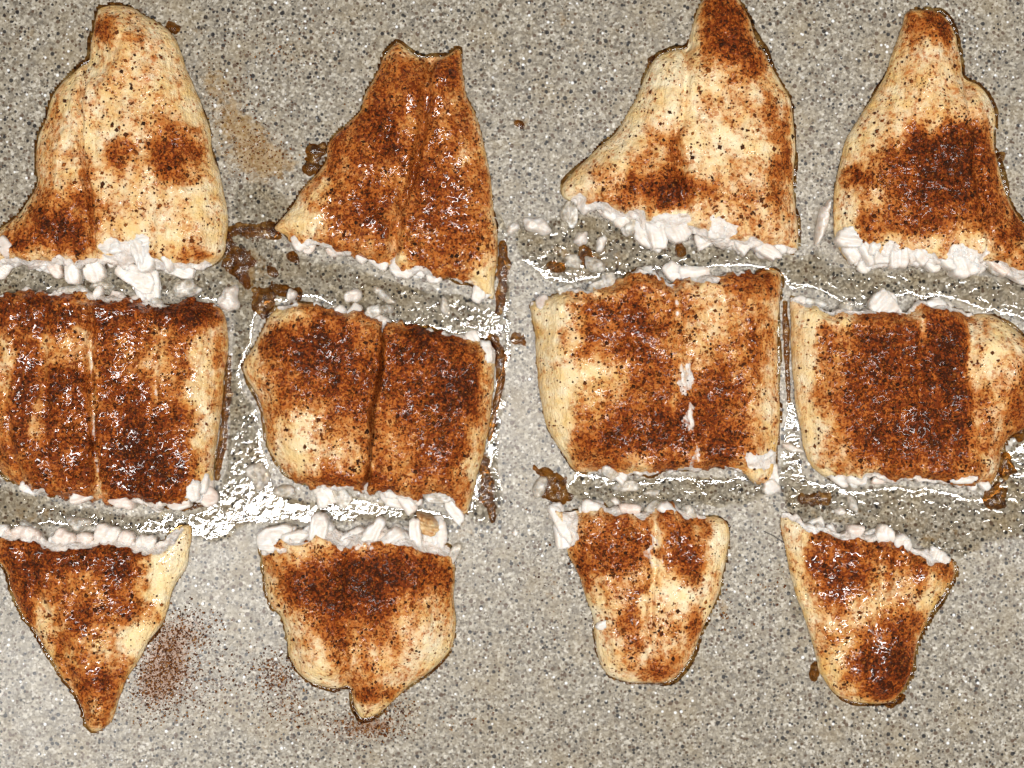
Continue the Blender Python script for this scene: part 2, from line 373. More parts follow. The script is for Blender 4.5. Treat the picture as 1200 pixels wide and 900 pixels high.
def build_slab():
    st = 6
    xs = np.arange(-420, 1621, st); ys = np.arange(-420, 1321, st)
    gx, gy = np.meshgrid(xs, ys); x = gx.ravel().astype(float); y = gy.ravel().astype(float)
    v = np.zeros((len(x), 3)); v[:, :2] = P(x, y).T
    ny, nx = gx.shape; i = np.arange(nx * ny).reshape(ny, nx)
    q = np.stack([i[:-1, :-1], i[1:, :-1], i[1:, 1:], i[:-1, 1:]], -1).reshape(-1, 4)
    stain = np.zeros(len(x))
    for cx, cy, rx, ry, a in [(300, 182, 34, 30, 1.0), (268, 130, 24, 34, .65), (250, 95, 16, 20, .6), (325, 195, 24, 14, .6), (285, 150, 22, 14, .5), (345, 70, 20, 18, .35), (230, 30, 25, 12, .3), (610, 145, 10, 8, .8), (780, 95, 20, 20, .2), (292, 318, 25, 30, .7),
                              (650, 690, 14, 40, .35), (848, 718, 14, 14, .55), (700, 300, 45, 18, .5), (215, 650, 18, 22, .4), (40, 605, 40, 14, .5), (1100, 620, 60, 24, .35), (655, 300, 16, 12, .4),
                              (905, 690, 20, 16, .4), (700, 20, 60, 30, .2), (545, 620, 20, 12, .5), (1150, 705, 40, 10, .25), (210, 745, 10, 30, .35), (395, 590, 60, 8, .25), (890, 800, 20, 20, .2), (985, 605, 40, 15, .35)]:
        stain += a * np.exp(-(((x - cx) / rx) ** 2 + ((y - cy) / ry) ** 2))
    for _ in range(70):
        cx, cy = rng.uniform(0, 1200), rng.uniform(0, 900); rx, ry = rng.uniform(3, 16), rng.uniform(3, 12)
        stain += rng.uniform(.15, .5) * np.exp(-(((x - cx) / rx) ** 2 + ((y - cy) / ry) ** 2))
    dust = np.zeros(len(x))
    for cx, cy, rx, ry, a in [(196, 770, 22, 34, .75), (180, 800, 20, 28, .55), (222, 738, 26, 20, .4), (225, 800, 50, 40, .22), (325, 792, 18, 18, .4), (338, 828, 26, 16, .3), (440, 850, 30, 12, .5), (400, 856, 40, 22, .28), (265, 125, 20, 40, .2), (300, 178, 26, 26, .3)]:
        dust += a * np.exp(-(((x - cx) / rx) ** 2 + ((y - cy) / ry) ** 2))
    allv = list(map(tuple, v)); n = len(allv)
    faces = q.tolist()
    rim = list(i[0, :]) + list(i[1:, -1]) + list(i[-1, -2::-1]) + list(i[-2:0:-1, 0])
    allv += [(v[r][0], v[r][1], -0.02) for r in rim]
    m = len(rim)
    faces += [(rim[k], rim[(k + 1) % m], n + (k + 1) % m, n + k) for k in range(m)]
    faces.append(tuple(n + k for k in range(m))[::1])
    me = bpy.data.meshes.new('countertop'); me.from_pydata(allv, [], faces)
    at = me.attributes.new('stain', 'FLOAT', 'POINT'); at.data.foreach_set('value', np.concatenate([stain, stain[rim]]).astype(np.float32))
    damp = np.zeros(len(x))
    for poly, *_ in FILMS:
        q_, _f = resample([(a, b, 0) for a, b in poly], 6)
        dd, _n = seg_dist(np.stack([x, y], 1), q_, np.roll(q_, -1, 0)); ins = inside(np.stack([x, y], 1), q_)
        damp = np.maximum(damp, sst(-6, 22, np.where(ins, dd, -dd)))
    at = me.attributes.new('damp', 'FLOAT', 'POINT'); at.data.foreach_set('value', np.concatenate([damp, damp[rim]]).astype(np.float32))
    at = me.attributes.new('dust', 'FLOAT', 'POINT'); at.data.foreach_set('value', np.concatenate([dust, dust[rim]]).astype(np.float32))
    o = link('countertop', me, M_slab); tag(o, 'grey and beige speckled stone countertop under all the fish', kind='structure')
build_slab()

# ------------------------------------------------------------------ flakes
FMAT = {'w': M_flesh, 'p': M_pink, 'c': M_clear, 't': M_tan}
CN = [0]
def put_flake(name, px, py, ln, wd_, ang, z, th, key, parent=None, org=(0, 0), droop=0.3, zmap=0.004, pitch=1.6, sink=0.2):
    """a torn chunk of flesh that grows out of the cut edge; px, py: its root; ang: degrees in the photo; z: mm at the root"""
    CN[0] += 1; sd = CN[0] * 13 + 5; r = np.random.default_rng(sd)
    tc_ = np.sort((np.arange(11) + r.uniform(-.38, .38, 11)) / 11 * 2 * np.pi); rc_ = r.uniform(0.78, 1.16, 11)
    t = np.linspace(0, 2 * np.pi, 44, endpoint=False)
    e = 0.72
    cx = np.sign(np.cos(t)) * np.abs(np.cos(t)) ** e; cy = np.sign(np.sin(t)) * np.abs(np.sin(t)) ** e
    rr = np.interp(t, np.r_[tc_[-1] - 2 * np.pi, tc_, tc_[0] + 2 * np.pi], np.r_[rc_[-1], rc_, rc_[0]]) + 0.05 * r.uniform(-1, 1, 44)
    lx = (cx * rr + 1) * 0.5 * ln; ly = cy * rr * 0.5 * wd_ * (1 + 0.22 * r.uniform(-1, 1) * cx)
    a = math.radians(ang); ca, sa = math.cos(a), math.sin(a)
    f = Field(np.stack([px + lx * ca - ly * sa, py + lx * sa + ly * ca], 1), np.zeros(44, bool), pitch)
    u = ((f.x - px) * ca + (f.y - py) * sa) / ln; v = -(f.x - px) * sa + (f.y - py) * ca
    tt = np.clip(f.d / (wd_ * 0.32), 0, 1)
    dome = np.sqrt(1 - (1 - tt) ** 2)
    fib = vn(v + 2.5 * (vn(u * ln, v, 9, sd) - .5), u * ln * 0.16, 3.6, sd + 3)
    zz = z * (1 - droop * np.clip(u, 0, 1)) * (0.80 + 0.20 * np.clip(dome * 2.0, 0, 1)) + 0.30 * dome * min(1, wd_ / 18) + 1.05 * (fib - 0.5) * np.minimum(1, f.d / 2.5) + 0.5 * (vn(f.x, f.y, 8, sd + 6) - .5)
    zz = np.maximum(zz - sink * np.clip(1 - u / 0.5, 0, 1), 0.4) * 0.001
    return link(name, f.mesh(name, zz, {}, org, zmap, 0.6), FMAT[key], parent)

def chips(name, pts, zs, sizes, mat, parent, nrm=None):
    """tiny angular grains joined into one mesh"""
    base = np.array([(1, 0, 0), (0, 1, 0), (-1, 0, 0), (0, -1, 0), (0, 0, .6), (0, 0, -.6)], float)
    tri = np.array([(0, 1, 4), (1, 2, 4), (2, 3, 4), (3, 0, 4), (1, 0, 5), (2, 1, 5), (3, 2, 5), (0, 3, 5)])
    n = len(pts)
    V = np.zeros((n, 6, 3)); a = rng.uniform(0, 6.28, n); el = rng.uniform(0.55, 1.0, n)
    jit = rng.uniform(0.7, 1.25, (n, 6, 3))
    b = base[None] * jit; b[:, :, 1] *= el[:, None]
    V[:, :, 0] = b[:, :, 0] * np.cos(a)[:, None] - b[:, :, 1] * np.sin(a)[:, None]
    V[:, :, 1] = b[:, :, 0] * np.sin(a)[:, None] + b[:, :, 1] * np.cos(a)[:, None]
    V[:, :, 2] = b[:, :, 2]
    V *= (sizes * S)[:, None, None]
    V[:, :, :2] += pts[:, None, :]; V[:, :, 2] += zs[:, None]
    F = (tri[None] + (np.arange(n) * 6)[:, None, None]).reshape(-1, 3)
    me = bpy.data.meshes.new(name)
    me.vertices.add(n * 6); me.vertices.foreach_set('co', V.ravel())
    me.loops.add(F.size); me.loops.foreach_set('vertex_index', F.ravel().astype(np.int32))
    me.polygons.add(len(F)); me.polygons.foreach_set('loop_start', np.arange(0, F.size, 3, dtype=np.int32))
    me.update(calc_edges=True)
    o = link(name, me, mat, parent); o['kind'] = 'stuff'
    return o

def blob(name, cx, cy, rx, ry, rot, h, mat, parent=None, org=None, seed=1, wob=0.35, w=None, zmap=0.002, pitch=1.3):
    if mat is M_gel:
        a = math.radians(rot) + (0 if rx >= ry else math.pi / 2); L, W = max(rx, ry), min(rx, ry)
        t = np.linspace(-1, 1, 9) * max(0.15, L - W) 
        bend = (rng.random() - .5) * 0.5
        pts = [(cx + u * math.cos(a) - bend * u * u / L * math.sin(a), cy + u * math.sin(a) + bend * u * u / L * math.cos(a)) for u in t]
        return trail(pts, [W * 1.6 * (0.8 + 0.5 * rng.random()) for _ in t], h * 0.42, mat, seed, name, parent, org)
    """an uneven lump; rx, ry, in pixels, rot in photo degrees, h in mm"""
    r = np.random.default_rng(seed); n = 48
    t = np.linspace(0, 2 * np.pi, n, endpoint=False)
    rr = 1 + sum(wob * r.uniform(-1, 1) / k * np.cos(k * t + r.uniform(0, 6)) for k in (2, 3, 4, 5, 7))
    tc_ = (np.arange(9) + r.uniform(-.38, .38, 9)) / 9 * 2 * np.pi; rc_ = r.uniform(0.76, 1.14, 9)
    rr *= np.interp(t, np.r_[tc_[-1] - 2 * np.pi, tc_, tc_[0] + 2 * np.pi], np.r_[rc_[-1], rc_, rc_[0]])
    x = rr * rx * np.cos(t); y = rr * ry * np.sin(t); a = math.radians(rot)
    poly = np.stack([cx + x * math.cos(a) - y * math.sin(a), cy + x * math.sin(a) + y * math.cos(a)], 1)
    return lump(name, poly, h, mat, parent, org, seed, w or min(rx, ry) * 0.8, zmap, pitch)
def lump(name, poly, h, mat, parent=None, org=None, seed=1, w=8, zmap=0.002, pitch=1.3):
    f = Field(np.array(poly, float), np.zeros(len(poly), bool), pitch)
    t = np.clip(f.d / w, 0, 1)
    z = h * 0.001 * (0.12 + 0.88 * np.sqrt(1 - (1 - t) ** 2)) * (0.45 + 1.1 * fbm(f.x, f.y, 10, seed, 4)) + 0.0006 * (vn(f.x * .3 + f.y, f.y * .2 - f.x, 4, seed + 2) - .5) * np.minimum(1, f.d / 3)
    own = org is None
    if own:
        c = P(*f.poly.mean(0), zmap); org = (c[0], c[1], 0)
    me = f.mesh(name, z, {}, org, zmap, 0.8)
    return link(name, me, mat, parent, org if own else None)
def trail(pts, wpx, h, mat, seed, name='juice_trail', parent=None, org=None):
    """an uneven sticky trail: rises out of the slab where the juice is thick enough"""
    p = np.array(pts, float); w = np.array(wpx, float)
    e0 = p[0] - p[1]; e1 = p[-1] - p[-2]
    pe = np.concatenate([[p[0] + e0 / (np.linalg.norm(e0) + 1e-9) * w[0]], p, [p[-1] + e1 / (np.linalg.norm(e1) + 1e-9) * w[-1]]])
    out = strand(pe, np.concatenate([w[:1], w, w[-1:]]) * 2.6)
    f = Field(out, np.zeros(len(out), bool), 1.3)
    best = np.zeros(len(f.q))
    for (a, b), ww in zip(p, w):
        best = np.maximum(best, np.exp(-((f.x - a) ** 2 + (f.y - b) ** 2) / (0.62 * ww) ** 2))
    z = h * 0.001 * (best * 1.15 - 0.42 + 1.3 * (fbm(f.x, f.y, 11, seed, 4) - 0.5)); z = np.minimum(z, h * 0.0008 + 0.3 * np.maximum(0, z - h * 0.0008))
    z[f.rim] = -0.0002
    own = org is None
    if own:
        c = P(*p.mean(0), 0.001); org = (c[0], c[1], 0)
    return link(name, f.mesh(name, z, {}, org, 0.001, 0.2), mat, parent, org if own else None)
def strand(pts, wpx):
    """outline of a ribbon along pts with widths wpx"""
    p = np.array(pts, float); n = len(p); tg = np.gradient(p, axis=0); tg /= np.linalg.norm(tg, axis=1)[:, None]
    nr = np.stack([tg[:, 1], -tg[:, 0]], 1); w = np.array(wpx, float)[:, None] if np.ndim(wpx) else np.full((n, 1), wpx)
    poly = np.concatenate([p + nr * w / 2, (p - nr * w / 2)[::-1]])
    q, _ = resample([(a, b, 0) for a, b in poly], 2.5)
    return ragged(q, np.zeros(len(q), bool), int(p[0, 0]), 0, 4.5)

# ------------------------------------------------------------------ the twelve pieces of fish
# outline points (x, y) in the photo; 'c' runs are torn or cut edges
def O(plain_a, *runs):
    out = []
    for kind, pts in (plain_a,) + runs: out += [(x, y, 1 if kind == 'c' else 0) for x, y in pts]
    return out
FISH = []
def fish(**k): FISH.append(k)

fish(label='pale tapered piece in the top left corner with large white flakes at its base', H=12, seed=1, wet=.25, gold=.62,
 out=O(('n', [(113,11),(130,4.5),(151,7),(166,17),(185,26),(200,38),(210,57),(217,79),(227,102),(236,128),(244,155),(249,181),(257,208),(263,234),(266,257),(264,276),(259,298)]),
       ('c', [(242,311),(222,313),(200,316),(160,312),(125,310),(90,311),(60,313),(20,312),(-15,310)]), ('n', [(-20,275),(0,264),(23,245),(41,215),(40,189),(43,162),(51,140),(57,117),(72,94),(91,77),(102,68),(104,49),(108,30)])),
 base=.17, blobs=[(122,42,18,20,.5),(165,55,22,12,.25),(140,110,45,35,.15),(205,180,26,32,.66),(152,185,16,22,.58),(105,200,10,22,.4),(75,265,45,38,.6),(90,270,30,25,.3),(25,285,25,15,.5),(60,170,20,50,.22),(228,298,25,12,.5),(215,210,30,14,.3)],
 grooves=[([(101,68),(101,120),(103,180),(112,240),(120,300)], 3, 3.2, .0)], lifts=[(150,150,55,150,2.0)], cw=7, nflake=13,
 whites=[(160,290,28,17,1)],
 flakes=[(140,290,52,24,-12,9,12,'w'),(160,272,48,20,75,11,12,'w'),(178,272,50,18,82,11,12,'w'),(192,278,46,16,72,10,12,'w'),(140,315,44,22,30,5,12,'w'),(165,318,40,24,70,4,12,'w'),(195,312,36,20,20,6,11,'w'),(180,330,34,20,100,2,10,'w'),(3,284,28,18,35,8,10,'p'),(60,305,26,16,60,5,9,'p'),(85,306,30,18,80,5,10,'w'),(108,308,28,18,70,6,10,'w')])
fish(label='dark glossy tapered fish piece with a notched top', H=9.5, seed=2, wet=.75, gold=.65,
 out=O(('n', [(465,48),(480,58),(491,64),(506,65),(522,63),(537,56),(541,69),(546,107),(557,133),(565,160),(571,186),(575,216),(578,247),(582,269),(584,299),(580,330)]),
       ('c', [(577,348),(556,337),(529,326),(499,319),(472,318),(457,309),(431,305),(404,298),(374,288),(352,290),(336,277)]), ('n', [(320,266),(336,247),(352,224),(367,205),(382,186),(384,167),(401,148),(420,130),(427,111),(435,95),(442,80),(452,61)])),
 base=.47, blobs=[(470,110,40,40,.2),(455,165,22,25,.4),(527,88,16,14,.4),(430,140,40,25,.3),(400,190,45,35,.2),(405,250,50,25,.25),(440,240,20,50,.25),(520,230,45,70,.35),(545,150,20,35,.15),(505,62,15,8,-.3),(470,58,12,12,-.25),(352,264,28,14,-.5),(375,230,18,12,-.35),(475,155,25,18,-.2),(540,180,14,14,-.35),(568,330,16,24,-.6),(470,312,22,9,-.4),(345,245,14,14,-.2)],
 grooves=[([(505,66),(498,130),(488,195),(470,245),(459,312)], 5, 4.0, .0),([(470,120),(440,200),(410,290)], 5, .8, .0)], cw=4, nflake=12, flakes=[(462,308,28,16,40,4,9,'w'),(345,276,24,14,60,4,8,'w'),(560,336,22,14,80,3,8,'w')])
fish(label='large pale tapered fish piece with a dark orange tip and speckled cream body', H=12, seed=3, wet=.18, gold=.36,
 out=O(('n', [(845,-12),(862,-9),(869,0),(878,19),(886,41),(901,68),(914,91),(925,110),(931,140),(933,170),(931,208),(934,242),(937,272)]),
       ('c', [(933,297),(916,297),(893,298),(878,293),(852,287),(825,281),(806,274),(791,276),(752,271),(744,260),(723,259),(710,249),(682,246),(674,238)]), ('n', [(660,230),(661,215),(678,196),(697,177),(720,155),(735,132),(746,113),(757,87),(772,64),(791,57),(805,55),(810,38),(816,15),(828,-6)])),
 base=.15, blobs=[(850,35,34,34,.75),(870,72,28,22,.5),(845,5,30,20,.3),(785,175,20,22,.5),(770,215,45,22,.5),(800,225,40,20,.4),(760,228,60,12,.3),(915,185,16,50,.5),(890,130,30,40,.22),(840,125,35,25,.2),(870,240,50,40,.28),(700,205,40,14,.2),(740,240,40,8,.3),(905,285,25,8,.2)],
 grooves=[([(806,55),(800,110),(790,180),(800,250)], 6, 2.6, .0)], cw=8, nflake=13, whites=[(775,264,30,14,1),(843,270,14,10,1)],
 flakes=[(752,262,44,30,55,4,12,'w'),(768,258,40,26,85,4,13,'w'),(790,262,30,22,75,4,12,'w'),(838,262,26,20,70,7,10,'w'),(722,250,24,18,70,5,10,'w'),(736,254,24,18,95,4,10,'c'),(884,286,34,14,20,5,9,'w'),(710,246,22,14,55,6,9,'w'),(863,282,24,14,60,5,9,'w'),(672,240,26,12,105,2,7,'c')])
fish(label='tapered fish piece with a dark red middle band in the top right corner', H=12, seed=4, wet=.25, gold=.6,
 out=O(('n', [(1063,15),(1077,9),(1098,10),(1112,21),(1122,39),(1127,62),(1131,89),(1149,99),(1161,113),(1168,132),(1168,156),(1170,181),(1176,206),(1184,233),(1196,253),(1207,265),(1225,290)]),
       ('c', [(1220,330),(1200,334),(1180,323),(1157,313),(1133,316),(1102,313),(1071,311),(1032,313),(1000,309)]), ('n', [(984,288),(980,272),(980,241),(982,214),(987,191),(993,163),(1005,144),(1020,121),(1036,93),(1048,62),(1057,35)])),
 base=.2, blobs=[(1090,25,25,20,.55),(1110,50,14,25,.35),(1065,45,15,20,.2),(1095,180,55,30,.75),(1130,170,30,30,.5),(1060,220,60,35,.5),(1000,210,20,12,.5),(1110,230,55,45,.5),(1160,250,25,40,.4),(1165,290,20,15,.55),(1040,265,50,20,.42),(1190,270,20,15,.5),(1200,310,20,12,.3),(1040,150,50,25,-.08),(985,260,12,30,-.1)],
 grooves=[([(1131,85),(1134,140),(1140,200),(1150,270),(1155,310)], 6, 2.4, .0)], cw=8, nflake=12, whites=[(1008,292,18,10,1),(1060,302,34,8,1),(1122,306,20,8,1)],
 flakes=[(985,276,34,22,20,7,11,'w'),(990,284,34,22,50,6,12,'w'),(1008,280,36,16,75,7,11,'w'),(1036,288,28,20,95,6,11,'w'),(1050,286,30,20,80,6,11,'w'),(1068,290,30,18,60,6,10,'w'),(1100,298,50,26,25,6,16,'w'),(1120,290,40,28,70,6,14,'w'),(1160,306,36,14,28,4,9,'p'),(1025,282,24,14,120,6,10,'w')])
fish(label='dark brown square piece at the left edge of the middle row', H=12.5, seed=5, wet=.85, gold=.75,
 out=O(('c', [(-15,345),(0,346),(35,344),(64,344),(92,338),(114,349),(142,351),(167,353),(199,357),(220,352),(249,357)]), ('n', [(261,366),(265,385),(265,414),(261,442),(259,471),(254,503),(251,531),(249,556)]),
       ('c', [(247,581),(231,585),(213,591),(195,593),(171,590),(153,586),(131,588),(117,584),(99,583),(78,583),(53,579),(28,572),(7,563)]), ('n', [(-4,548),(-14,520),(-22,450),(-22,370)])),
 base=.56, blobs=[(130,370,130,20,.35),(220,375,30,30,.45),(30,365,50,22,.25),(160,520,55,60,.5),(190,560,45,30,.4),(75,450,22,40,.45),(30,470,14,50,.4),(65,540,50,40,.3),(150,430,40,50,.15),(75,405,35,18,-.35),(165,430,18,18,-.3),(243,470,14,90,-.5),(112,430,5,60,-.3),(117,560,7,40,-.5),(240,575,15,22,-.8),(193,430,9,40,-.25),(12,440,10,40,-.3),(25,530,10,50,-.25),(55,480,6,60,-.25)],
 grooves=[([(113,350),(111,420),(113,480),(118,590)], 4, 3.0, .35),([(57,350),(55,430),(66,560)], 5, 1.0, .0),([(8,430),(28,570)], 5, 1.2, .0),([(190,400),(188,470)], 4, .9, .3)], cw=4, nflake=14, whites=[(236,572,13,16,1)], key='p',
 flakes=[(225,560,30,18,70,6,11,'w'),(238,556,30,14,95,6,10,'w'),(90,584,34,14,-10,3,9,'p'),(130,580,34,16,25,4,9,'p'),(200,590,30,14,-15,3,8,'w'),(26,570,22,12,10,3,8,'w'),(70,344,36,18,-10,3,9,'c'),(110,350,20,12,-70,5,8,'w')])
fish(label='brown square fish piece split down its middle by a deep groove', H=12.5, seed=6, wet=.3, gold=.5,
 out=O(('c', [(323,360),(341,354),(362,354),(387,360),(412,364),(437,372),(451,377),(469,378),(497,383),(526,390),(554,397)]), ('n', [(577,408),(579,431),(578,459),(574,488),(570,513),(567,534),(560,555),(556,573)]),
       ('c', [(545,604),(529,591),(515,582),(497,582),(480,588),(469,581),(448,579),(423,577),(401,574),(377,573),(355,566),(337,559)]), ('n', [(323,541),(313,523),(309,502),(305,477),(297,459),(286,441),(284,424),(295,406),(306,388),(313,372)])),
 base=.46, blobs=[(390,430,55,50,.48),(365,400,30,25,.35),(510,450,55,55,.5),(550,460,22,35,.4),(500,400,40,20,.4),(520,540,45,35,.32),(430,510,20,60,.2),(410,565,60,10,.3),(355,510,35,30,-.2),(320,400,20,14,.3),(340,480,25,30,.1),(300,430,16,35,-.35),(572,430,9,40,-.4),(557,540,13,40,-.45),(335,365,25,12,-.35),(345,530,30,30,-.25),(400,530,25,15,-.15)],
 grooves=[([(452,374),(446,430),(438,490),(430,578)], 2.3, 8.0, .06)], cw=4, nflake=15, whites=[(573,408,8,16,1)],
 flakes=[(376,572,30,22,50,3,11,'w'),(395,572,26,18,70,3,9,'c'),(450,578,36,18,25,4,10,'w'),(470,580,30,16,60,2,9,'w'),(500,580,34,18,10,4,10,'c'),(525,588,32,18,50,4,10,'w'),(568,402,26,12,80,5,10,'w'),(430,370,22,14,-30,4,9,'c')])
fish(label='broad square fish piece with a wide bare yellow left side', H=13, seed=7, wet=.32, gold=.65,
 out=O(('c', [(622,356),(634,349),(655,342),(672,338),(693,338),(713,333),(731,320),(748,314),(769,321),(786,329),(806,325),(834,323),(855,318),(875,318),(896,316)]), ('n', [(914,319),(917,335),(915,359),(912,386),(913,417),(914,445),(915,472),(914,500),(912,528),(910,552)]),
       ('c', [(911,574),(893,567),(872,559),(862,553),(838,550),(807,550),(776,553),(748,554),(727,554),(703,553)]), ('n', [(676,552),(662,534),(648,514),(638,490),(634,462),(631,438),(629,414),(627,390),(624,373)])),
 base=.3, blobs=[(720,390,45,35,.48),(700,360,35,15,.35),(770,360,30,40,.3),(740,500,50,40,.58),(790,510,40,40,.4),(840,470,45,50,.45),(850,530,35,25,.45),(760,440,30,30,.32),(880,330,40,20,.38),(885,400,25,25,.42),(690,520,25,25,.25),(700,550,20,10,.4),(650,423,25,8,.25),(640,400,20,80,-.36),(650,500,22,45,-.42),(675,435,14,35,-.3),(900,470,12,50,-.1),(640,360,22,18,-.2),(895,545,18,14,-.3)],
 grooves=[([(786,330),(793,400),(800,450),(808,500),(815,550)], 5, 1.2, .55)], cw=4, nflake=14, whites=[(890,536,18,8,1),(820,324,18,6,1),(799,445,6,18,.6),(805,492,4,22,.55),(812,535,5,14,.5)],
 flakes=[(786,326,26,20,-50,5,10,'w'),(800,322,36,18,-5,6,11,'w'),(714,336,22,14,-95,4,9,'c'),(690,340,26,14,-30,4,8,'c'),(905,530,22,12,150,9,8,'w'),(904,545,34,14,85,4,9,'w'),(720,550,22,14,40,4,8,'w'),(655,343,22,12,-10,4,8,'c')])
fish(label='square piece with a yellow left rim at the right end of the middle row', H=12.5, seed=8, wet=.25, gold=.45,
 out=O(('c', [(930,347),(941,355),(965,363),(986,361),(1007,361),(1027,363),(1062,364),(1073,353),(1093,357),(1117,360),(1141,367)]), ('n', [(1165,369),(1186,382),(1200,393),(1213,405),(1217,450),(1207,495),(1186,513),(1176,530),(1171,551)]),
       ('c', [(1162,568),(1148,568),(1120,570),(1089,564),(1065,561),(1044,563),(1020,559),(1007,566),(986,565),(972,562)]), ('n', [(955,549),(945,530),(940,503),(934,472),(931,441),(929,410),(928,375)])),
 base=.45, blobs=[(1040,460,70,80,.45),(1030,400,60,30,.3),(1100,410,25,50,.4),(1110,470,35,90,.3),(1060,520,70,30,.25),(942,400,16,60,-.45),(952,510,22,50,-.42),(1155,430,25,30,-.3),(1175,390,25,20,-.45),(1073,380,7,25,-.3),(1130,420,6,30,-.3),(965,375,40,14,-.35),(985,560,40,12,-.45),(1195,480,14,30,.4),(1150,545,10,25,-.2)],
 grooves=[([(1077,355),(1073,420),(1070,480),(1068,560)], 4, .9, .22),([(1137,365),(1130,430),(1148,560)], 6, 1.0, .15)], cw=4, nflake=13, whites=[(1075,388,5,20,.3)],
 flakes=[(1028,366,30,26,-60,6,13,'w'),(1040,366,28,22,-85,6,12,'w'),(945,352,30,10,5,4,8,'c'),(1085,358,30,12,5,5,9,'w'),(1110,562,32,14,-12,6,9,'w'),(975,556,30,16,30,5,9,'w'),(995,560,26,14,10,4,8,'w'),(1150,562,18,10,60,4,8,'w')])
fish(label='glossy brown triangular tail piece with a bare cream right edge in the bottom left corner', H=9, seed=9, wet=.8, gold=.8,
 out=O(('c', [(-12,621),(0,622),(35,626),(71,632),(103,631),(131,632),(153,634),(171,638),(188,634),(199,625)]), ('n', [(213,617),(222,619),(220,644),(217,665),(206,681),(199,697),(195,715),(185,736),(171,754),(160,775),(146,797),(137,822),(128,846),(110,859),(99,850),(92,829),(82,811),(67,790),(53,765),(39,743),(21,718),(11,694),(3,669),(-12,650)])),
 base=.55, blobs=[(70,650,80,22,.4),(150,660,35,25,.45),(30,690,22,40,.3),(100,720,22,25,.4),(75,755,12,14,.35),(150,710,25,15,.25),(110,800,22,14,.4),(203,660,26,44,-1.0),(192,690,14,24,-.5),(168,750,30,26,-.75),(60,735,16,25,-.35),(110,760,30,14,-.15),(55,765,8,20,-.3)],
 golds=[(205,660,28,44,-1),(168,750,28,26,-.7)],
 grooves=[([(30,640),(60,720),(85,800)], 6, .9, .0),([(186,640),(180,700),(150,750),(130,800)], 6, 1.0, .0)], cw=9, nflake=13, whites=[(192,630,14,7,.8)], key='p',
 flakes=[(120,640,26,24,-70,3,9,'w'),(146,642,22,20,-85,3,9,'p'),(170,644,20,18,-70,4,8,'w'),(70,640,22,26,-80,3,8,'p'),(28,634,20,24,-85,3,8,'p')])
fish(label='pale rounded tail piece with two lobes and a dark brown upper half', H=12, seed=10, wet=.12, gold=.5,
 out=O(('c', [(305,632),(309,621),(327,620),(352,624),(364,612),(380,613),(400,626),(419,620),(448,620),(480,622),(501,633),(524,641)]), ('n', [(530,655),(532,683),(531,704),(533,733),(530,758),(515,779),(498,793),(476,807),(458,825),(441,839),(423,843),(416,829),(409,807),(391,808),(366,802),(348,790),(338,768),(334,743),(327,722),(316,711),(309,679),(305,651)])),
 base=.22, blobs=[(430,670,80,35,.6),(400,690,60,40,.4),(500,660,40,30,.4),(520,690,20,25,.3),(440,720,60,30,.4),(395,745,25,18,.3),(350,690,30,25,.25),(430,790,30,30,.25),(440,815,25,12,.35),(320,650,20,15,.1),(510,745,40,40,-.1),(360,785,25,20,-.12),(450,665,20,20,.3)],
 grooves=[([(400,625),(402,680),(405,740),(403,808)], 7, 1.8, .0)], lifts=[(360,770,30,35,1.5),(490,750,40,40,1.5)], cw=16, nflake=8,
 flakes=[(308,634,40,26,-20,6,10,'w'),(330,634,40,24,-15,6,11,'w'),(352,634,44,30,-35,6,13,'w'),(372,636,34,28,-75,6,12,'w'),(402,636,40,22,-25,6,10,'w'),(430,636,36,22,-60,6,10,'w'),(452,638,32,24,-40,6,10,'w'),(488,640,40,18,-85,6,10,'w'),(503,640,44,22,-65,6,11,'w'),(515,642,40,14,-80,6,10,'w'),(526,660,26,10,-70,3,9,'c'),(490,612,30,22,25,9,10,'t')])
fish(label='small rounded tail piece with a white upper left corner', H=9.5, seed=11, wet=.45, gold=.3,
 out=O(('c', [(644,591),(660,600),(680,597),(700,592),(716,598),(740,594),(760,598),(780,593),(800,601),(826,606)]), ('n', [(840,606),(852,612),(857,627),(853,650),(848,673),(842,700),(830,726),(820,753),(810,773),(796,791),(780,802),(757,802),(733,800),(713,792),(702,773),(697,747),(695,720),(687,700),(677,670),(668,653),(665,643)]), ('c', [(661,633),(655,612)])),
 base=.24, blobs=[(720,635,45,35,.58),(700,670,30,25,.22),(800,630,35,30,.5),(800,660,30,25,.4),(738,730,16,35,.48),(755,690,12,12,.4),(790,740,30,30,.26),(775,785,35,16,.48),(820,730,15,15,.3),(772,640,7,35,-.4),(845,640,20,50,-.3),(790,700,20,20,-.15),(710,770,25,25,-.1),(678,670,12,20,.3)],
 grooves=[([(768,596),(766,660),(762,700),(760,770)], 4, 1.7, .15)], cw=5, nflake=13, whites=[(666,620,13,26,1),(768,645,5,24,.5)],
 flakes=[(648,594,46,18,62,4,11,'w'),(655,610,38,18,70,5,11,'w'),(778,603,18,18,-80,4,8,'w'),(738,604,18,20,-85,4,8,'p'),(692,602,16,18,-80,4,8,'w'),(702,735,26,10,-25,9,7,'w')])
